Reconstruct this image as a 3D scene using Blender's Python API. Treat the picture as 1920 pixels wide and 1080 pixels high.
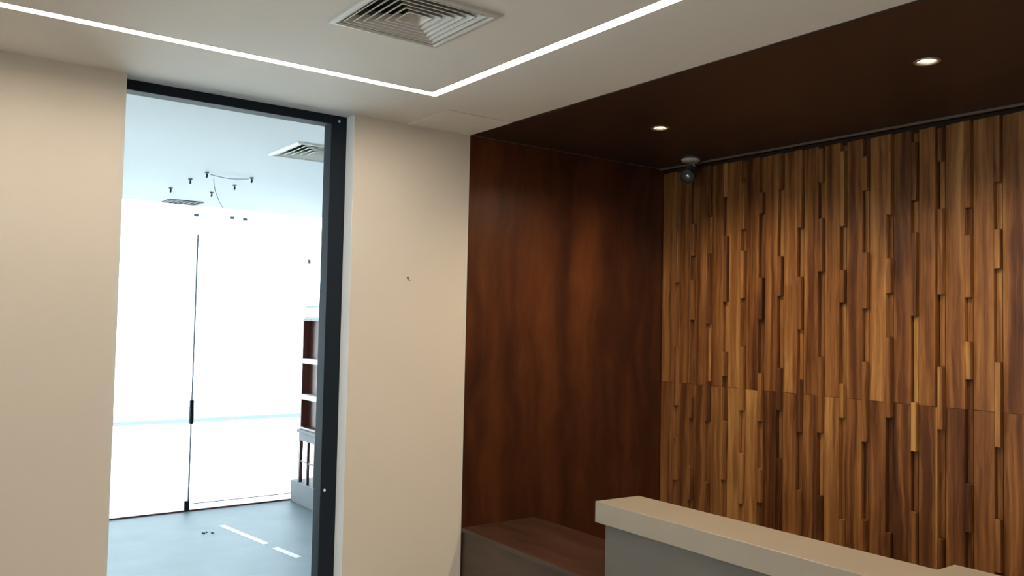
import bpy, bmesh, math, random
from mathutils import Matrix, Vector
for o in list(bpy.data.objects): bpy.data.objects.remove(o)
S = bpy.context.scene
COL = S.collection
R_ = random.Random(7)

# ---------------- camera, world, light, exposure ----------------
yaw, pit, rol, F = 2.50550176, .0417418762, .021081272, 1575.43875
cy, sy, cp, sp, cr, sr = math.cos(yaw), math.sin(yaw), math.cos(pit), math.sin(pit), math.cos(rol), math.sin(rol)
fw = Vector((cy*cp, sy*cp, sp)); r0 = Vector((sy, -cy, 0)); u0 = r0.cross(fw)
rt = cr*r0 + sr*u0; up = -sr*r0 + cr*u0
cam = bpy.data.objects.new('camera', bpy.data.cameras.new('camera')); COL.objects.link(cam)
M = Matrix.Identity(4)
for i in range(3):
    M[i][0] = rt[i]; M[i][1] = up[i]; M[i][2] = -fw[i]
M.translation = (0, 0, 1.65)
cam.matrix_world = M
cam.data.sensor_width = 36; cam.data.lens = F/1920*36; cam.data.clip_start = .02; cam.data.clip_end = 200
S.camera = cam

W = bpy.data.worlds.new('World'); S.world = W; W.use_nodes = True
bg = W.node_tree.nodes['Background']; bg.inputs[0].default_value = (.72, .88, 1, 1); bg.inputs[1].default_value = 7.5
S.view_settings.view_transform = 'Standard'; S.view_settings.look = 'None'
S.view_settings.exposure = 0.06; S.view_settings.gamma = 1; S.view_settings.use_curve_mapping = False

sun = bpy.data.objects.new('sun', bpy.data.lights.new('sun', 'SUN')); COL.objects.link(sun)
sun.data.energy = 32; sun.data.angle = .01; sun.data.color = (1, .97, .92)
sun.rotation_euler = Vector((-.6, -.12, -.8)).to_track_quat('-Z', 'Y').to_euler()

def portal(name, loc, rot, sx, sy_):
    l = bpy.data.lights.new(name, 'AREA'); l.shape = 'RECTANGLE'; l.size = sx; l.size_y = sy_
    l.cycles.is_portal = True
    o = bpy.data.objects.new(name, l); o.location = loc; o.rotation_euler = rot; COL.objects.link(o)
portal('glass_wall_portal', (-7.46, .9, 1.3), (0, math.radians(-90), 0), 2.58, 4.7)
portal('window_portal', (-.3, -3.62, 1.5), (math.radians(90), 0, 0), 2.3, 1.9)

LED_POWER = 49.0
SPOT_POWER = 46.0

# ---------------- materials ----------------
def mat(name, col, rough=.6, metal=0, spec=.5, noise=None, bump=None, emit=None, coat=0):
    m = bpy.data.materials.new(name); m.use_nodes = True
    nt = m.node_tree; b = nt.nodes['Principled BSDF']
    b.inputs['Base Color'].default_value = (*col, 1); b.inputs['Roughness'].default_value = rough
    b.inputs['Metallic'].default_value = metal; b.inputs['Specular IOR Level'].default_value = spec
    b.inputs['Coat Weight'].default_value = coat
    if emit:
        b.inputs['Emission Color'].default_value = (*emit[0], 1); b.inputs['Emission Strength'].default_value = emit[1]
    if noise or bump:
        tc = nt.nodes.new('ShaderNodeTexCoord')
    if noise:   # (scale xyz, amount)
        mp = nt.nodes.new('ShaderNodeMapping'); mp.inputs['Scale'].default_value = noise[0]
        nz = nt.nodes.new('ShaderNodeTexNoise'); nz.inputs['Scale'].default_value = 1; nz.inputs['Detail'].default_value = 5
        mx = nt.nodes.new('ShaderNodeMix'); mx.data_type = 'RGBA'
        a = noise[1]
        mx.inputs[6].default_value = (*[c*(1-a) for c in col], 1); mx.inputs[7].default_value = (*[min(1, c*(1+a)) for c in col], 1)
        nt.links.new(tc.outputs['Object'], mp.inputs[0]); nt.links.new(mp.outputs[0], nz.inputs['Vector'])
        nt.links.new(nz.outputs[0], mx.inputs[0]); nt.links.new(mx.outputs[2], b.inputs['Base Color'])
    if bump:    # (scale, strength)
        n2 = nt.nodes.new('ShaderNodeTexNoise'); n2.inputs['Scale'].default_value = bump[0]; n2.inputs['Detail'].default_value = 3
        bp = nt.nodes.new('ShaderNodeBump'); bp.inputs['Strength'].default_value = bump[1]; bp.inputs['Distance'].default_value = .004
        nt.links.new(tc.outputs['Object'], n2.inputs['Vector']); nt.links.new(n2.outputs[0], bp.inputs['Height']); nt.links.new(bp.outputs[0], b.inputs['Normal'])
    return m

def wood(name, stops, grain=(26, 26, 1.6), rough=.42, random_on=True, spec=.5, warp=.35, rnd=.55, bumps=.15, fine=0):
    """streaky procedural timber: stretched noise through a colour ramp, tone shifted for every board"""
    m = bpy.data.materials.new(name); m.use_nodes = True
    nt = m.node_tree; L = nt.links.new; b = nt.nodes['Principled BSDF']
    b.inputs['Roughness'].default_value = rough; b.inputs['Specular IOR Level'].default_value = spec
    tc = nt.nodes.new('ShaderNodeTexCoord'); oi = nt.nodes.new('ShaderNodeObjectInfo')
    off = nt.nodes.new('ShaderNodeVectorMath'); off.operation = 'ADD'
    sc = nt.nodes.new('ShaderNodeMath'); sc.operation = 'MULTIPLY'; sc.inputs[1].default_value = 37.0 if random_on else 0
    L(oi.outputs['Random'], sc.inputs[0]); L(tc.outputs['Object'], off.inputs[0]); L(sc.outputs[0], off.inputs[1])
    wn = nt.nodes.new('ShaderNodeTexNoise'); wn.inputs['Scale'].default_value = 2.6; wn.inputs['Detail'].default_value = 2
    L(off.outputs[0], wn.inputs['Vector'])
    ws = nt.nodes.new('ShaderNodeVectorMath'); ws.operation = 'SCALE'; ws.inputs['Scale'].default_value = warp*.3
    L(wn.outputs['Color'], ws.inputs[0])
    ad = nt.nodes.new('ShaderNodeVectorMath'); ad.operation = 'ADD'; L(off.outputs[0], ad.inputs[0]); L(ws.outputs[0], ad.inputs[1])
    mp = nt.nodes.new('ShaderNodeMapping'); mp.inputs['Scale'].default_value = grain; L(ad.outputs[0], mp.inputs[0])
    n1 = nt.nodes.new('ShaderNodeTexNoise'); n1.inputs['Scale'].default_value = 1; n1.inputs['Detail'].default_value = 6; n1.inputs['Roughness'].default_value = .6
    L(mp.outputs[0], n1.inputs['Vector'])
    # per-board shift
    if random_on:
        sc.inputs[1].default_value = 37.0; sx = nt.nodes.new('ShaderNodeSeparateColor'); L(oi.outputs['Color'], sx.inputs[0])
        L(sx.outputs[1], sc.inputs[0])
    sh = nt.nodes.new('ShaderNodeMath'); sh.operation = 'SUBTRACT'; sh.inputs[1].default_value = .5
    wn2 = nt.nodes.new('ShaderNodeTexWhiteNoise'); wn2.noise_dimensions = '1D'; L(oi.outputs['Random'], wn2.inputs['W'])
    L(sx.outputs[0] if random_on else wn2.outputs['Value'], sh.inputs[0])
    s2 = nt.nodes.new('ShaderNodeMath'); s2.operation = 'MULTIPLY_ADD'; s2.inputs[1].default_value = rnd if random_on else 0
    L(sh.outputs[0], s2.inputs[0])
    if fine:    # fine dark pores and streaks along the grain
        m2 = nt.nodes.new('ShaderNodeMapping'); m2.inputs['Scale'].default_value = (grain[0]*3.2, grain[1]*3.2, grain[2]*2.2); L(ad.outputs[0], m2.inputs[0])
        n2 = nt.nodes.new('ShaderNodeTexNoise'); n2.inputs['Scale'].default_value = 1; n2.inputs['Detail'].default_value = 3; L(m2.outputs[0], n2.inputs['Vector'])
        f1 = nt.nodes.new('ShaderNodeMath'); f1.operation = 'SUBTRACT'; f1.inputs[1].default_value = .5; L(n2.outputs[0], f1.inputs[0])
        f2 = nt.nodes.new('ShaderNodeMath'); f2.operation = 'MULTIPLY_ADD'; f2.inputs[1].default_value = fine; L(f1.outputs[0], f2.inputs[0]); L(n1.outputs[0], f2.inputs[2])
        f3 = nt.nodes.new('ShaderNodeMath'); f3.operation = 'MULTIPLY_ADD'; f3.inputs[1].default_value = 1.1; f3.inputs[2].default_value = -.05; L(f2.outputs[0], f3.inputs[0])
        L(f3.outputs[0], s2.inputs[2])
    else: L(n1.outputs[0], s2.inputs[2])
    rp = nt.nodes.new('ShaderNodeValToRGB'); L(s2.outputs[0], rp.inputs[0])
    el = rp.color_ramp.elements
    el[0].position, el[0].color = stops[0][0], (*stops[0][1], 1)
    el[1].position, el[1].color = stops[-1][0], (*stops[-1][1], 1)
    for p, c in stops[1:-1]:
        e = el.new(p); e.color = (*c, 1)
    L(rp.outputs[0], b.inputs['Base Color'])
    bp = nt.nodes.new('ShaderNodeBump'); bp.inputs['Strength'].default_value = bumps; bp.inputs['Distance'].default_value = .002
    L(n1.outputs[0], bp.inputs['Height']); L(bp.outputs[0], b.inputs['Normal'])
    return m

def glass_mat():
    m = bpy.data.materials.new('clear_glass'); m.use_nodes = True; nt = m.node_tree
    for n in list(nt.nodes): nt.nodes.remove(n)
    out = nt.nodes.new('ShaderNodeOutputMaterial'); t = nt.nodes.new('ShaderNodeBsdfTransparent'); g = nt.nodes.new('ShaderNodeBsdfGlossy')
    t.inputs[0].default_value = (.95, .98, .97, 1); g.inputs['Roughness'].default_value = .02
    fr = nt.nodes.new('ShaderNodeFresnel'); fr.inputs[0].default_value = 1.45; mx = nt.nodes.new('ShaderNodeMixShader')
    nt.links.new(fr.outputs[0], mx.inputs[0]); nt.links.new(t.outputs[0], mx.inputs[1]); nt.links.new(g.outputs[0], mx.inputs[2])
    nt.links.new(mx.outputs[0], out.inputs[0]); return m

MT = dict(
    wall=mat('beige_paint', (.65, .585, .495), .75, noise=((1.5, 1.5, 1.5), .04), bump=(60, .05)),
    ceil=mat('ceiling_paint', (.70, .68, .635), .8, noise=((1.2, 1.2, 1.2), .03)),
    farwall=mat('white_paint', (.8, .82, .83), .8),
    farceil=mat('white_ceiling_paint', (.64, .68, .715), .8),
    tile=mat('grey_blue_floor', (.17, .21, .235), .55, noise=((3, 3, 3), .25)),
    tile2=mat('pale_beige_tile', (.42, .38, .33), .45, noise=((3, 3, 3), .06)),
    pave=mat('pale_paving', (.72, .74, .74), .8, noise=((2, 2, 2), .08)),
    kerb=mat('grey_kerb', (.035, .05, .06), .8),
    reveal=mat('white_reveal_paint', (.84, .85, .84), .7),
    black=mat('dark_aluminium', (.014, .02, .028), .65, spec=.1),
    vent=mat('vent_enamel', (.56, .55, .51), .45),
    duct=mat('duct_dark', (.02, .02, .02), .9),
    led=mat('led_diffuser', (.9, .9, .9), .5, emit=((1, .87, .74), LED_POWER)),
    lens=mat('lamp_lens', (.9, .9, .9), .3, emit=((1, .86, .62), 28)),
    chrome=mat('brushed_metal', (.6, .58, .54), .3, metal=.9),
    grey=mat('grey_plastic', (.55, .52, .48), .45),
    dark=mat('dark_plastic', (.03, .035, .033), .35),
    stone=mat('counter_stone', (.29, .245, .185), .42, noise=((9, 9, 9), .06)),
    body=mat('grey_laminate', (.108, .096, .08), .5, noise=((5, 5, 5), .16)),
    white=mat('white_plastic', (.8, .8, .8), .5),
    cyan=mat('pale_blue_plastic', (.45, .68, .72), .3),
    steel=mat('grey_steel', (.2, .23, .27), .4, metal=.5),
    backing=mat('panel_backing', (.03, .015, .008), .9),
    bench=wood('smoked_veneer', [(.25, (.026, .011, .006)), (.55, (.054, .023, .0125)), (.85, (.09, .042, .024))], (2.5, 14, 14), .4, False),
    benchfront=wood('smoked_veneer_front', [(.25, (.035, .021, .013)), (.6, (.065, .04, .027)), (.85, (.095, .06, .042))], (2.5, 14, 14), .5, False),
    redwood=wood('reddish_veneer', [(.3, (.022, .006, .0026)), (.46, (.05, .0135, .0045)), (.58, (.08, .022, .0064)), (.75, (.13, .04, .011))], (5, 5.5, .5), .33, False, warp=.7, bumps=.05),
    darkceil=wood('dark_ceiling_veneer', [(.25, (.024, .011, .007)), (.75, (.045, .021, .013))], (1.2, 4, 4), .45, False, bumps=.05),
    plank=wood('mixed_hardwood', [(.2, (.035, .0105, .003)), (.37, (.11, .036, .01)), (.5, (.22, .086, .024)), (.62, (.32, .14, .042)), (.8, (.5, .27, .085))], (24, 24, .8), .42, True, warp=.16, rnd=.42, fine=.14),
    console=mat('console_grey_paint', (.17, .165, .2), .6),
    plinthgrey=mat('plinth_grey', (.3, .31, .33), .7),
    beadgrey=mat('bead_paint', (.62, .60, .53), .7),
    grille=mat('grille_grey', (.09, .11, .13), .7, spec=.2),
    bead=mat('bead_wood', (.15, .1, .07), .5),
    cabinet=wood('mahogany', [(.2, (.07, .015, .012)), (.8, (.16, .045, .035))], (10, 10, 1), .4, False),
    glass=glass_mat(),
)

# ---------------- helpers ----------------
WORLD = {}
def at(o, loc, parent=None):
    WORLD[o] = Vector(loc)
    if parent is not None:
        o.parent = parent; o.location = Vector(loc) - WORLD[parent]
    else: o.location = loc
def link(name, bm, m, parent=None, origin=None, smooth=False):
    """finish a bmesh drawn in world coordinates as one object whose origin lies at its own centre"""
    if origin is None:
        xs = [v.co for v in bm.verts]
        origin = [(min(c[i] for c in xs)+max(c[i] for c in xs))/2 for i in range(3)]
    origin = Vector(origin)
    bmesh.ops.translate(bm, verts=bm.verts, vec=-origin)
    bmesh.ops.recalc_face_normals(bm, faces=bm.faces)
    me = bpy.data.meshes.new(name); bm.to_mesh(me); bm.free()
    me.materials.append(MT[m])
    if smooth:
        for p in me.polygons: p.use_smooth = True
    o = bpy.data.objects.new(name, me); COL.objects.link(o); at(o, origin, parent)
    return o
def box(bm, x0, x1, y0, y1, z0, z1, bev=0):
    t = bmesh.new(); bmesh.ops.create_cube(t, size=1)
    for v in t.verts:
        v.co = (x0 + (v.co.x+.5)*(x1-x0), y0 + (v.co.y+.5)*(y1-y0), z0 + (v.co.z+.5)*(z1-z0))
    if bev: bmesh.ops.bevel(t, geom=t.edges[:], offset=bev, segments=1, affect='EDGES', profile=.5)
    me = bpy.data.meshes.new('t'); t.to_mesh(me); t.free(); bm.from_mesh(me); bpy.data.meshes.remove(me)
    return bm
def B(*a, bev=0): return box(bmesh.new(), *a, bev=bev)
def prism(pts, z0, z1, bev=0):
    bm = bmesh.new(); vs = [bm.verts.new((x, y, z0)) for x, y in pts]; f = bm.faces.new(vs)
    ex = bmesh.ops.extrude_face_region(bm, geom=[f])
    bmesh.ops.translate(bm, verts=[v for v in ex['geom'] if isinstance(v, bmesh.types.BMVert)], vec=(0, 0, z1-z0))
    if bev: bmesh.ops.bevel(bm, geom=bm.edges[:], offset=bev, segments=2, affect='EDGES', profile=.5)
    return bm
def lathe(profile, c, n=24, axis=None, bm=None):
    """profile (r, h) revolved about an axis through c"""
    bm = bm or bmesh.new(); ax = Vector(axis or (0, 0, 1)).normalized()
    q = Vector((0, 0, 1)).rotation_difference(ax); c = Vector(c); rings = []
    for r, h in profile:
        if r < 1e-6: rings.append([bm.verts.new(c + q @ Vector((0, 0, h)))])
        else: rings.append([bm.verts.new(c + q @ Vector((r*math.cos(2*math.pi*i/n), r*math.sin(2*math.pi*i/n), h))) for i in range(n)])
    for a, b in zip(rings, rings[1:]):
        for i in range(n):
            j = (i+1) % n
            if len(a) == 1 and len(b) == 1: continue
            if len(a) == 1: bm.faces.new((a[0], b[i], b[j]))
            elif len(b) == 1: bm.faces.new((a[i], a[j], b[0]))
            else: bm.faces.new((a[i], a[j], b[j], b[i]))
    return bm
def tube(pts, r, n=8):
    bm = bmesh.new(); rings = []
    P = [Vector(p) for p in pts]
    for k, p in enumerate(P):
        d = (P[min(k+1, len(P)-1)] - P[max(k-1, 0)]).normalized()
        q = Vector((0, 0, 1)).rotation_difference(d)
        rings.append([bm.verts.new(p + q @ Vector((r*math.cos(2*math.pi*i/n), r*math.sin(2*math.pi*i/n), 0))) for i in range(n)])
    for a, b in zip(rings, rings[1:]):
        for i in range(n): bm.faces.new((a[i], a[(i+1) % n], b[(i+1) % n], b[i]))
    bm.faces.new(rings[0]); bm.faces.new(rings[-1]); return bm
def thing(name, loc, label, cat, group=None):
    o = bpy.data.objects.new(name, None); COL.objects.link(o); o.empty_display_size = .05; at(o, loc)
    return tag(o, label, cat, group)
def tag(o, label, cat=None, group=None):
    o['label'] = label
    if cat: o['category'] = cat
    if group: o['group'] = group
    return o
def struct(o, label, cat):
    o['kind'] = 'structure'; return tag(o, label, cat)
def dup(root, delta, label):
    c = root.copy(); COL.objects.link(c); c.location = root.location + Vector(delta); c['label'] = label
    WORLD[c] = WORLD[root] + Vector(delta)
    for ch in root.children:
        k = ch.copy(); COL.objects.link(k); k.parent = c
        for g in ch.children:
            h = g.copy(); COL.objects.link(h); h.parent = k
    return c
def ring_rect(bm, cx, cy_, r0, z0, r1, z1):
    """square collar from half-size r0 at z0 to r1 at z1"""
    a = [bm.verts.new((cx+sx*r0, cy_+sy_*r0, z0)) for sx, sy_ in ((-1, -1), (1, -1), (1, 1), (-1, 1))]
    b = [bm.verts.new((cx+sx*r1, cy_+sy_*r1, z1)) for sx, sy_ in ((-1, -1), (1, -1), (1, 1), (-1, 1))]
    for i in range(4):
        j = (i+1) % 4; bm.faces.new((a[i], a[j], b[j], b[i]))
    return bm

H = 2.6
XW = -3.54      # face of the beige wall
XB = -3.70      # its far face
YN = 2.33       # niche front
YP = 3.74       # plank faces

# ---------------- structure ----------------
def slab(xs, ys, holes, z0, z1):
    """horizontal slab made of cells, leaving out those whose centre lies in a hole"""
    bm = bmesh.new()
    xs = sorted(set(xs)); ys = sorted(set(ys))
    inh = lambda x, y: any(a < x < b and c < y < d for a, b, c, d in holes)
    cell = {}
    for i in range(len(xs)-1):
        for j in range(len(ys)-1):
            cell[i, j] = not inh((xs[i]+xs[i+1])/2, (ys[j]+ys[j+1])/2)
    V = {}
    def v(i, j, z):
        if (i, j, z) not in V: V[i, j, z] = bm.verts.new((xs[i], ys[j], z))
        return V[i, j, z]
    for (i, j), on in cell.items():
        if not on: continue
        for z in (z0, z1): bm.faces.new([v(i, j, z), v(i+1, j, z), v(i+1, j+1, z), v(i, j+1, z)])
        for (di, dj), (a, b) in {(-1, 0): ((i, j), (i, j+1)), (1, 0): ((i+1, j), (i+1, j+1)), (0, -1): ((i, j), (i+1, j)), (0, 1): ((i, j+1), (i+1, j+1))}.items():
            if not cell.get((i+di, j+dj), False):
                bm.faces.new([v(*a, z0), v(*b, z0), v(*b, z1), v(*a, z1)])
    return bm
# LED groove loop: outer edge x -3.035, y 1.805
LX0, LX1, LY0, LY1, LW = -3.03, .7, -2.2, 1.815, .042
VENT = (-2.48, -2.08, 1.08, 1.48)
led_holes = [(LX0, LX1, LY1-LW, LY1), (LX0, LX1, LY0, LY0+LW), (LX0, LX0+LW, LY0, LY1), (LX1-LW, LX1, LY0, LY1)]
vh = (VENT[0]+.03, VENT[1]-.03, VENT[2]+.03, VENT[3]-.03)
c1 = slab([XW, 3, LX0, LX0+LW, LX1-LW, LX1, vh[0], vh[1]], [-3.5, YN, LY0, LY0+LW, LY1-LW, LY1, vh[2], vh[3]], led_holes+[vh], H, H+.06)
struct(link('ceiling', c1, 'ceil'), 'off-white plaster ceiling with a glowing light slot turning a corner', 'ceiling')
FV = (-4.74, -4.29, 1.72, 2.17)
fvh = (FV[0]+.03, FV[1]-.03, FV[2]+.03, FV[3]-.03)
GV = (-7.37, -7.12, 1.78, 2.06); gvh = (GV[0]+.02, GV[1]-.02, GV[2]+.02, GV[3]-.02)
c2 = slab([-7.4, XW, fvh[0], fvh[1], gvh[0], gvh[1]], [-1.5, 3.3, fvh[2], fvh[3], gvh[2], gvh[3], YN], [fvh, gvh, (XB+.1, XW, YN, 9)], H, H+.06)
struct(link('ceiling', c2, 'farceil'), 'white ceiling of the bright room beyond the doorway', 'ceiling')
struct(link('roof', B(-7.45, 3.2, -3.7, 4.0, H+.14, H+.24), 'farceil'), 'roof slab above both rooms, out of sight', 'roof')
struct(link('trim_3', B(-7.45, XB, 3.3, 3.4, H, H+.14), 'farceil'), 'slab edge above the white side wall', 'edge')
struct(link('floor', B(-7.4, -3.62, -3.7, 4.0, -.1, 0), 'tile'), 'grey-blue smooth floor of the bright room seen through the doorway', 'floor')
struct(link('floor', B(-3.62, 3.2, -3.7, 4.0, -.1, 0), 'tile2'), 'pale beige floor of the reception room, below the photo', 'floor')

wl = bmesh.new()
box(wl, XB, XW, -3.5, .66, 0, H); box(wl, -3.621, XW, .66, .71, 0, H); wl0 = struct(link('wall_left', wl, 'wall'), 'beige painted wall left of the doorway', 'wall')
wl = B(XB, XW, 1.69, YN, 0, H); wr = struct(link('wall_left', wl, 'wall'), 'beige painted wall pier between the doorway and the dark wooden niche', 'wall')
bead1 = link('corner_bead', B(XW-.001, XW+.0008, 2.316, YN, 0, H-.001), 'beadgrey', wr)
bead2 = link('corner_bead', B(XW-.001, XW+.0008, .696, .7105, 0, H-.001), 'beadgrey', wl0)
for b_ in (bead1, bead2): tag(b_, 'slightly paler grey plaster corner bead')
# back of the side wall behind the veneer
struct(link('wall_left', B(XB, XW-.02, YN, 3.8, 0, H+.06), 'farwall'), 'partition carrying the red-brown veneer inside the niche', 'wall')
wb = struct(link('wall_back', B(XB, 3.2, 3.78, 3.9, 0, H+.14), 'backing'), 'wall clad in jagged columns of mixed-tone hardwood boards', 'wall')
struct(link('wall_right', B(3.0, 3.12, -3.7, 3.78, 0, H+.14), 'wall'), 'beige wall on the right, out of view', 'wall')
wf = bmesh.new()
WX0, WX1 = -1.4, .8
box(wf, XB, WX0, -3.62, -3.5, 0, H+.14); box(wf, WX1, 3.0, -3.62, -3.5, 0, H+.14); box(wf, WX0, WX1, -3.62, -3.5, 0, .6); box(wf, WX0, WX1, -3.62, -3.5, 2.4, H+.14)
struct(link('wall_front', wf, 'wall'), 'beige wall with a window behind the viewer', 'wall')
w1 = bmesh.new()
for a in ((WX0, WX0+.06), (WX1-.06, WX1), (-.33, -.27)): box(w1, a[0], a[1], -3.6, -3.54, .6, 2.4)
box(w1, WX0, WX1, -3.6, -3.54, .6, .66); box(w1, WX0, WX1, -3.6, -3.54, 2.34, 2.4)
w1 = struct(link('window_1', w1, 'black'), 'dark framed window behind the viewer', 'window')
link('pane', B(WX0+.06, WX1-.06, -3.575, -3.57, .66, 2.34), 'glass', w1)
struct(link('wall_far_right', B(-7.45, XB, 3.3, 3.4, 0, H), 'farwall'), 'white side wall behind the mahogany cabinet', 'wall')
struct(link('wall_far_left', B(-7.45, XB, -1.6, -1.5, 0, H+.14), 'farwall'), 'white side wall of the bright room, hidden by the beige wall', 'wall')
# plaster access patch beside the niche corner
tag(link('access_panel', B(-3.538, -3.18, 1.97, 2.328, H-.004, H-.0003, bev=.0012), 'ceil'), 'flush square plaster access patch in the ceiling corner above the beige pier', 'access panel')

# ---------------- door frame ----------------
d = thing('door_1', (-3.66, 1.2, 0), 'tall doorway with dark aluminium frame opening on a bright white room', 'door'); d['kind'] = 'structure'
link('frame_post', B(-3.70, -3.622, 1.612, 1.69, 0, H, bev=.002), 'black', d)
link('frame_post', B(-3.70, -3.622, .661, .709, 0, H, bev=.002), 'black', d)
link('frame_header', B(-3.70, -3.622, .71, 1.612, H-.042, H, bev=.002), 'black', d)
for y, z in ((1.651, 2.575), (1.632, .867)):
    tag(link('screw_cap', lathe([(0, .006), (.004, .005), (.006, 0), (0, 0)], (-3.622, y, z), 12, (1, 0, 0)), 'white', d), 'small white screw cap')
trm = link('jamb_lining', B(-3.621, XW+.001, 1.6885, 1.6898, 0, H-.001), 'reveal', wr)
tag(trm, 'pale grey-white painted door reveal')

# ---------------- hardwood wall ----------------
P0, X1 = .1195, -1.609
SEAMS = {1:('R',[2.288,2.089,1.921,1.528,1.176,.878]),2:('R',[2.191,2.071,1.801,1.613,1.449,1.005,.8]),3:('R',[2.41,2.198,1.817,1.497,1.222,.748]),
4:('L',[2.516,2.246,2.1,1.72,1.33,1.111,.842]),5:('R',[2.194,1.989,1.825,1.622,1.249,.725]),6:('L',[2.485,2.32,2.023,1.754,1.501,1.123,.757]),
7:('L',[2.529,2.158,1.944,1.782,1.389,1.224,.735]),8:('R',[2.388,2.208,1.94,1.515,1.138,.829]),9:('R',[2.169,1.918,1.648,1.394,1.127,.835]),
10:('R',[2.381,2.03,1.821,1.446,1.226,.978]),11:('L',[2.38,2.266,1.922,1.695,1.412,1.158,.906]),12:('L',[2.453,2.189,2.072,1.81,1.549,1.203,.973]),
13:('R',[2.381,2.159,1.793,1.515,1.382,1.133,.811]),14:('R',[2.281,2.07,1.67,1.345,1.12,.777]),15:('L',[2.248,2.061,1.922,1.69,1.245,1.123,.848]),
16:('L',[2.226,1.909,1.532,1.188,1.001,.753])}
for k in range(0, -8, -1):
    zz, z = [], 2.5 - R_.uniform(.05, .3)
    while z > .8: zz.append(z); z -= R_.uniform(.14, .4)
    SEAMS[k] = (R_.choice('RL'), zz)
TOP = 2.572
SW = .0262     # batten width
YR, YL = YP - .010, YP + .007      # each board leans out towards its right edge
SLOPE = (YR - YL)/(P0 - SW)
def piece(name, x0, x1, y0, y1, a, b, origin, tone, seed):
    bm = bmesh.new(); bmesh.ops.create_cube(bm, size=1)
    for v in bm.verts:
        fx, fy, fz = v.co.x+.5, v.co.y+.5, v.co.z+.5
        v.co = (x0 if fx < .5 else x1, 3.769 if fy > .5 else (y0 if fx < .5 else y1), a if fz < .5 else b)
    bmesh.ops.bevel(bm, geom=bm.edges[:], offset=.0012, segments=1, affect='EDGES', profile=.5)
    o = link(name, bm, 'plank', wb, origin=origin); o.color = (tone, seed, 0, 1)
    return o
def tone(z):
    return min(1, max(0, R_.gauss(.5 if z > 1.3 else .38, .2)))
TONES = {}
for k in sorted(SEAMS):
    for row in (0, 1): TONES[k, row] = (tone(row*2), R_.random())
LOWER = {1: .45, 2: .42, 3: .32, 4: .3, 5: .28, 6: .26, 7: .45, 8: .76, 9: .28, 10: .5, 11: .2, 12: .84, 13: .9, 14: .5, 15: .33, 16: .3}
UPPER = {1: .55, 2: .74, 3: .62, 4: .6, 5: .34, 6: .7, 7: .42, 8: .5, 9: .5, 10: .56, 11: .42, 12: .24, 13: .7, 14: .32, 15: .34, 16: .42}
for k in LOWER: TONES[k, 0] = (LOWER[k], TONES[k, 0][1]); TONES[k, 1] = (UPPER[k], TONES[k, 1][1])
PALE = {(4, 5): 1.0, (13, 0): .95, (7, 1): .85, (3, 4): .8, (14, 3): .85}      # battens with pale sapwood
for row in (0, 1): TONES[17, row] = (.5, .8)
for k, (st, zs) in SEAMS.items():
    xr = X1 - P0*(k-1)
    x0 = xr + .0010; x1 = xr + P0 - SW - .0014
    for row, (a, b) in enumerate(((.06, 1.3188), (1.3202, TOP))):
        t = R_.uniform(-.0008, .0008)
        if (k, row) == (4, 0):      # strip of pale sapwood along this board's right edge
            piece('board', x1-.0085, x1, YR+t+.001, YR+t, a, b, (x1, YP, (a+b)/2), 1.0, .1); x1 -= .0088
        piece('board', x0, x1, YL+t, YR+t, a, b, ((x0+x1)/2, YP, (a+b)/2), *TONES[k, row])
    z = zs[-1]; zz = list(zs)
    while z > .3:
        z -= R_.uniform(.16, .38); zz.append(max(z, .06))
    if zz[-1] > .06: zz.append(.06)
    top, high = TOP - R_.choice((0, 0, .012)), st == 'R'
    for n_, z in enumerate(zz):
        row = 1 if (top+z)/2 > 1.32 else 0
        kk = k+1 if high else k
        tn, sd = TONES.get((kk, row), (.5, .5))
        if R_.random() < .2: tn, sd = tone(z), R_.random()
        if (k, n_) in PALE: tn = PALE[k, n_]
        cxo = X1 - P0*(kk-1) + (P0-SW)/2
        a_, b_ = ((.06, 1.3188), (1.3202, TOP))[row]
        if high: y0, y1 = YR - .0005, YR + SLOPE*SW - .0005
        else: y0, y1 = YL - SLOPE*SW + .001, YL + .001
        piece('batten', xr-SW+.0001, xr-.0022, y0, y1, z+.0004, top-.0004, (cxo, YP, (a_+b_)/2), tn, sd)
        top, high = z, not high
for row, (a, b) in enumerate(((.06, 1.3188), (1.3202, TOP))):
    piece('board', XW+.004, X1-P0*15-SW-.0006, YP, YR, a, b, (XW+.05, YP, (a+b)/2), .45+.1*row, .3)
# dark backing sheet behind the boards and shadow-gap bead at the ceiling
link('backing_sheet', B(XW, .0, 3.7705, 3.7795, .02, H-.002), 'backing', wb)
b_ = struct(link('trim_1', B(XW+.002, 3.0, 3.702, 3.712, H-.012, H-.0005, bev=.001), 'bead'), 'thin lighter wooden bead along niche ceiling above the boards', 'trim')

# ---------------- niche panels ----------------
tag(link('wall_panel', B(XW-.019, XW-.0005, YN+.001, 3.768, .0, H-.001, bev=.001), 'redwood'), 'tall glossy red-brown veneer panel lining the left side of the niche', 'wood panel')
SP = [(-2.801, 2.932), (-1.49, 2.893)]
sh = [(x-.03, x+.03, y-.03, y+.03) for x, y in SP]
xs = [XW, 3.0]+[v for h in sh for v in h[:2]]; ys = [YN, 3.78]+[v for h in sh for v in h[2:]]
tag(link('ceiling_panel', slab(xs, ys, sh, H, H+.03), 'darkceil'), 'dark brown veneer panel covering the niche ceiling, with recessed spotlights', 'wood panel')
cm = bmesh.new(); box(cm, XW, 3.0, YN, YN+.012, H-.003, H-.0002); tag(link('trim_2', cm, 'backing'), 'dark edge strip between white ceiling and niche ceiling', 'trim')['kind'] = 'structure'

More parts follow.
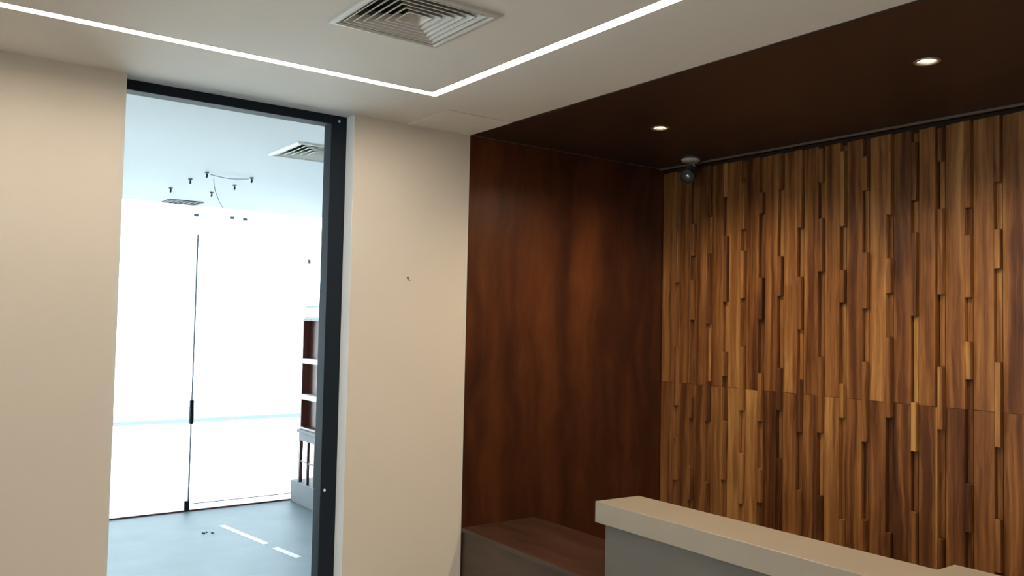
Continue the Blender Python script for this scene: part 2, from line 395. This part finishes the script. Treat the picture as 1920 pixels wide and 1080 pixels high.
# ---------------- LED slot ----------------
Lt = thing('linear_light', (LX0, LY1, H), 'thin glowing warm-white light line set in ceiling, turning a right angle', 'light')
for a in ((LX0+.001, LX1-.001, LY1-LW+.001, LY1-.001), (LX0+.001, LX0+LW-.001, LY0+.001, LY1-LW), (LX0+.001, LX1-.001, LY0+.001, LY0+LW-.001), (LX1-LW+.001, LX1-.001, LY0+LW, LY1-LW)):
    link('diffuser', B(*a, H+.004, H+.012), 'led', Lt)

# ---------------- ceiling diffusers ----------------
def diffuser(cx, cy_, hs, n, label):
    t = thing('air_vent', (cx, cy_, H), label, 'vent')
    bm = bmesh.new(); ring_rect(bm, cx, cy_, hs, H-.0005, hs-.003, H-.008); ring_rect(bm, cx, cy_, hs-.003, H-.008, hs-.018, H-.011); ring_rect(bm, cx, cy_, hs-.018, H-.011, hs-.028, H-.007); ring_rect(bm, cx, cy_, hs-.028, H-.007, hs-.031, H+.055)
    link('frame', bm, 'vent', t)
    r = hs-.034; st = (r-.02)/n
    for k in range(n):
        bm = bmesh.new(); q = r - st*k
        ring_rect(bm, cx, cy_, q, H-.006, q-.005, H-.006); ring_rect(bm, cx, cy_, q-.005, H-.006, q-st*1.05, H+.017); ring_rect(bm, cx, cy_, q-st*1.05, H+.017, q-st*1.05-.001, H+.0185)
        ring_rect(bm, cx, cy_, q-st*1.05-.001, H+.0185, q-.001, H-.004); ring_rect(bm, cx, cy_, q-.001, H-.004, q, H-.006)
        link('louver', bm, 'vent', t)
    link('duct_box', B(cx-hs+.034, cx+hs-.034, cy_-hs+.034, cy_+hs-.034, H+.056, H+.06), 'duct', t)
    return t
diffuser(-2.28, 1.28, .20, 6, 'large square louvred air vent in the ceiling beside the light line')
diffuser(-4.515, 1.945, .225, 5, 'square louvred air vent in far room ceiling, cut by dark door post')
g = thing('return_grille', (-7.245, 1.92, H), 'small grey square grille in far room ceiling near the glass wall', 'vent')
bm = bmesh.new()
for a in ((GV[0], GV[0]+.022, GV[2], GV[3]), (GV[1]-.022, GV[1], GV[2], GV[3]), (GV[0]+.022, GV[1]-.022, GV[2], GV[2]+.022), (GV[0]+.022, GV[1]-.022, GV[3]-.022, GV[3])): box(bm, *a, H-.006, H-.0004)
link('frame', bm, 'grille', g)
for i in range(6):
    y = GV[2]+.045+i*.038; link('slat', B(GV[0]+.022, GV[1]-.022, y-.012, y+.012, H-.003, H+.002), 'grille', g)
link('filter_panel', B(GV[0]+.022, GV[1]-.022, GV[2]+.022, GV[3]-.022, H+.0025, H+.01), 'grille', g)

# ---------------- niche spotlights ----------------
def spot(x, y, label):
    t = thing('downlight', (x, y, H), label, 'light', None)
    link('trim_ring', lathe([(.029, .02), (.032, -.001), (.036, -.004), (.043, -.004), (.045, -.0003)], (x, y, H), 32), 'chrome', t, smooth=True)
    link('lamp', lathe([(0, .004), (.02, .005), (.028, .012), (.028, .02), (0, .021)], (x, y, H), 24), 'lens', t, smooth=True)
    link('housing', lathe([(.029, .021), (.029, .07), (0, .07)], (x, y, H), 24), 'duct', t)
    l = bpy.data.lights.new('light_source', 'SPOT'); l.energy = SPOT_POWER; l.color = (1, .80, .55); l.spot_size = math.radians(152); l.spot_blend = .75; l.shadow_soft_size = .03
    o = bpy.data.objects.new('light_source', l); COL.objects.link(o); at(o, (x, y, H-.012), t)
    return t
spot(*SP[0], 'small round recessed spotlight in niche ceiling, nearer the red-brown panel')
spot(*SP[1], 'round recessed spotlight in niche ceiling at upper right of photo')

# ---------------- ceiling camera ----------------
t = thing('security_camera', (-3.215, 3.615, H), 'small dark security camera hanging from niche ceiling in the corner', 'camera')
tag(link('mount_plate', lathe([(0, 0), (.052, 0), (.052, -.008), (.046, -.014), (.018, -.018), (0, -.018)], (-3.215, 3.615, H-.0004), 28), 'grey', t, smooth=False), 'pale grey round mounting plate')
link('bracket', tube([(-3.205, 3.63, H-.016), (-3.205, 3.63, H-.04), (-3.212, 3.622, H-.058)], .012, 12), 'grey', t, smooth=True)
dirv = Vector((.35, -.8, -.5)).normalized()
c = Vector((-3.215, 3.61, H-.083))
hd = link('camera_body', lathe([(0, -.055), (.022, -.052), (.034, -.04), (.036, .03), (.04, .034), (.04, .05), (.033, .052), (.031, .044), (0, .044)], c, 24, dirv), 'dark', t, smooth=False)
link('lens', lathe([(0, .052), (.012, .05), (.016, .045)], c, 16, dirv), 'chrome', hd, smooth=True)
link('sun_shield', lathe([(.038, -.03), (.0415, -.03), (.0415, .056), (.038, .056), (.038, -.03)], c, 24, dirv), 'dark', hd)

# ---------------- wall hook ----------------
t = thing('wall_hook', (XW, 1.993, 1.852), 'tiny dark metal hook left in beige pier right of the doorway', 'hook')
link('plate', lathe([(0, .0), (.005, 0), (.005, .003), (0, .004)], (XW+.0002, 1.990, 1.857), 12, (1, 0, 0)), 'dark', t)
link('hook', tube([(XW+.002, 1.990, 1.857), (XW+.008, 1.991, 1.855), (XW+.009, 1.993, 1.848), (XW+.009, 1.996, 1.843), (XW+.012, 1.997, 1.846)], .0022, 8), 'dark', t)

# ---------------- reception counter ----------------
cn = thing('reception_counter', (-1.3, 2.45, 0), 'grey reception counter with thick pale beige stone top in front of the boards', 'counter')
CT0, CT1 = .852, .937
link('countertop', prism([(-2.557, 2.33), (-.25, 2.30), (-.25, 2.665), (-1.287, 2.665), (-1.287, 2.562), (-2.54, 2.562)], CT0, CT1, bev=.0025), 'stone', cn)
link('body', prism([(-2.511, 2.347), (-.28, 2.32), (-.28, 2.645), (-1.265, 2.645), (-1.265, 2.545), (-2.511, 2.545)], .08, CT0-.006), 'body', cn)
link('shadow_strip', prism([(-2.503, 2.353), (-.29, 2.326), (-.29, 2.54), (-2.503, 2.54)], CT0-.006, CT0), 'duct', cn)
link('plinth', prism([(-2.47, 2.39), (-.31, 2.36), (-.31, 2.52), (-2.47, 2.52)], 0, .08), 'dark', cn)
# low side desk
bn = thing('low_side_counter', (-3.02, 2.56, 0), 'low dark brown wooden side counter against the red-brown panel', 'counter')
link('top_panel', prism([(XW+.0005, 2.335), (-2.513, 2.305), (-2.513, 2.546), (-2.40, 2.546), (-2.40, 2.795), (XW+.0005, 2.795)], .606, .626, bev=.001), 'bench', bn)
link('front_panel', prism([(XW+.0005, 2.342), (-2.513, 2.312), (-2.513, 2.330), (XW+.0005, 2.360)], .02, .606), 'benchfront', bn)
tag(link('edge_band', prism([(XW+.0005, 2.3335), (-2.513, 2.3035), (-2.513, 2.3048), (XW+.0005, 2.3348)], .606, .6262), 'benchfront', bn), 'slightly paler front edge band')
link('back_panel', B(XW+.0005, -2.40, 2.77, 2.79, 0, .606), 'bench', bn)
link('end_panel', B(-2.42, -2.40, 2.55, 2.77, 0, .606), 'bench', bn)

# ---------------- glass wall ----------------
gw = thing('glass_wall', (-7.41, .9, 0), 'frameless full-height glass partition with tall doors at the end of bright room', 'glass wall')
gw['kind'] = 'structure'
GX = (-7.412, -7.402)
link('door_leaf', B(*GX, 1.0, 2.094, .02, 2.35), 'glass', gw)
rl = link('door_leaf', B(*GX, 2.106, 3.28, .02, 2.35), 'glass', gw)
link('transom_pane', B(*GX, -1.5, 3.3, 2.36, H), 'glass', gw)
link('side_pane', B(*GX, -1.5, .994, .02, 2.35), 'glass', gw)
tag(link('edge_seal', B(-7.414, -7.40, 2.094, 2.106, .08, 2.353), 'steel', gw), 'grey vertical joint between the glass doors')
tag(link('lock_handle', B(-7.43, -7.385, 2.085, 2.115, .734, .937, bev=.004), 'black', gw), 'dark vertical lock handle')
tag(link('floor_pivot', B(-7.43, -7.385, 2.07, 2.108, .004, .084, bev=.004), 'black', gw), 'small dark pivot fitting at the floor')
link('floor_track', B(-7.43, -7.385, -1.5, 3.3, .0, .012), 'cabinet', gw)
link('bottom_rail', B(-7.416, -7.398, 2.12, 3.28, .055, .061), 'cabinet', gw)
for y, z in ((2.078, 2.52), (2.384, 2.526), (2.50, 2.522)):
    link('glass_clamp', B(-7.42, -7.39, y-.02, y+.02, z-.012, z+.012, bev=.003), 'steel', gw)
link('glass_clamp', B(-7.42, -7.39, 3.10, 3.125, 2.16, 2.2, bev=.003), 'steel', gw)
# ---------------- terrace ----------------
struct(link('terrace', B(-18, -7.4, -8, 12, -.12, -.01), 'pave'), 'pale paved terrace beyond the glass wall', 'terrace')
struct(link('trim_4', B(-14.4, -13.6, -8, 12, -.01, .05), 'kerb'), 'low grey kerb across the terrace', 'kerb')
struct(link('parapet', B(-16.2, -16.0, -8, 12, -.01, 1.1), 'farwall'), 'white parapet at far side of the terrace, lost in glare', 'parapet')

# ---------------- far room ceiling remnants ----------------
k0 = None
HK = [(-5.626, 1.638, 'nearest left'), (-5.623, 1.935, 'nearest right'), (-5.971, 1.628, 'middle left'), (-6.03, 1.953, 'middle right'), (-6.50, 1.634, 'farthest left'), (-6.493, 1.931, 'farthest right')]
for x, y, w in HK:
    lab = 'small dark ceiling hook in far room, %s of the six' % w
    if k0 is None:
        k0 = thing('ceiling_hook', (x, y, H), lab, 'hook', 'dark hooks left in far room ceiling')
        link('base', lathe([(0, 0), (.014, 0), (.014, -.008), (0, -.01)], (x, y, H-.0003), 12), 'steel', k0)
        link('hook', tube([(x, y, H-.004), (x, y, H-.012), (x+.006, y, H-.018), (x+.006, y, H-.026), (x, y, H-.031), (x-.006, y, H-.027)], .0065, 8), 'dark', k0)
        first = Vector((x, y, 0))
    else: dup(k0, (x-first.x, y-first.y, 0), lab)
tag(link('loose_cable', tube([(-5.626+(.003)*i/10, 1.66+.255*i/10, H-.012-.012*math.sin(math.pi*i/10)) for i in range(11)], .0028, 6), 'steel'), 'thin cable strung between the two nearest ceiling hooks', 'cable')
tag(link('hanging_wire', tube([(-5.85, 1.75, H-.001), (-5.85, 1.755, H-.05), (-5.84, 1.765, H-.1), (-5.82, 1.785, H-.16), (-5.8, 1.81, H-.21)], .0022, 6), 'steel'), 'thin loose wire dangling from ceiling among the six hooks', 'cable')

# ---------------- cabinet on console ----------------
pl = tag(link('low_plinth', B(-7.36, -4.6, 2.985, 3.295, .0005, .19, bev=.004), 'plinthgrey'), 'low pale grey plinth along side wall carrying the console table', 'plinth')
ct = thing('console_table', (-6.65, 3.14, .19), 'grey-topped console table with slim dark legs below the mahogany cabinet', 'table')
link('table_top', B(-7.26, -6.0, 2.985, 3.27, .63, .662, bev=.004), 'console', ct)
link('apron', B(-7.24, -6.02, 3.0, 3.25, .56, .63), 'console', ct)
for x in (-7.225, -6.63, -6.04):
    for y in (3.0, 3.235): link('leg', B(x-.018, x+.018, y, y+.03, .19, .56, bev=.002), 'cabinet', ct)
for x in (-7.05, -6.9, -6.75): link('spindle', B(x-.012, x+.012, 3.0, 3.024, .19, .56, bev=.002), 'cabinet', ct)
link('stretcher', B(-7.225, -6.04, 3.006, 3.018, .37, .385), 'cabinet', ct)
hb = thing('wall_cabinet', (-6.65, 3.14, .664), 'open mahogany shelf cabinet seen past the dark door post', 'cabinet')
link('side_panel', B(-7.225, -7.205, 3.0, 3.27, .664, 1.652, bev=.001), 'cabinet', hb)
link('side_panel', B(-6.06, -6.04, 3.0, 3.27, .664, 1.652, bev=.001), 'cabinet', hb)
link('back_panel', B(-7.205, -6.06, 3.06, 3.27, .684, 1.632), 'cabinet', hb)
link('top_panel', B(-7.205, -6.06, 3.0, 3.27, 1.632, 1.652), 'cabinet', hb)
link('bottom_panel', B(-7.205, -6.06, 3.0, 3.27, .664, .684), 'cabinet', hb)
for z in (.93, 1.25): tag(link('shelf', B(-7.205, -6.06, 2.995, 3.06, z, z+.045, bev=.002), 'white', hb), 'thick white shelf edge')
bx = thing('storage_box', (-6.9, 3.14, 1.653), 'pale blue translucent-looking box on top of mahogany cabinet', 'box')
bm = bmesh.new(); box(bm, -7.22, -6.5, 3.005, 3.26, 1.653, 1.76, bev=.006); link('box_body', bm, 'cyan', bx)
link('lid', B(-7.23, -6.49, 2.998, 3.268, 1.76, 1.785, bev=.005), 'cyan', bx)

# ---------------- bits on the far floor ----------------
for (x0, y0, x1, y1), lab in (((-6.76, 2.18, -6.04, 2.281), 'long thin white strip on far room floor'), ((-5.91, 2.293, -5.59, 2.342), 'short thin white strip on far room floor')):
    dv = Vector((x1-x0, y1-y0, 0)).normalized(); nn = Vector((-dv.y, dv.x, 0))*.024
    tag(link('floor_strip', prism([(x0-nn.x, y0-nn.y), (x1-nn.x, y1-nn.y), (x1+nn.x, y1+nn.y), (x0+nn.x, y0+nn.y)], .0002, .0012), 'white'), lab, 'tape', 'white strips on far floor')  # plain white strip, very thin, lying flat on the floor
for i, (dx, dy, w) in enumerate(((0, 0, 'left'), (-.01, .03, 'middle'), (.03, .06, 'right'))):
    k_ = (1, .6, .8)[i]; bm = prism([(-6.6+dx, 1.98+dy), (-6.6+.03*k_+dx, 1.983+dy), (-6.6+.034*k_+dx, 1.98+.018*k_+dy), (-6.6+.008*k_+dx, 1.98+.021*k_+dy)], .0002, .006, bev=.001)
    tag(link('floor_scrap', bm, 'kerb'), 'tiny dark scrap lying on far room floor, %s of three' % w, 'debris', 'scraps on far floor')
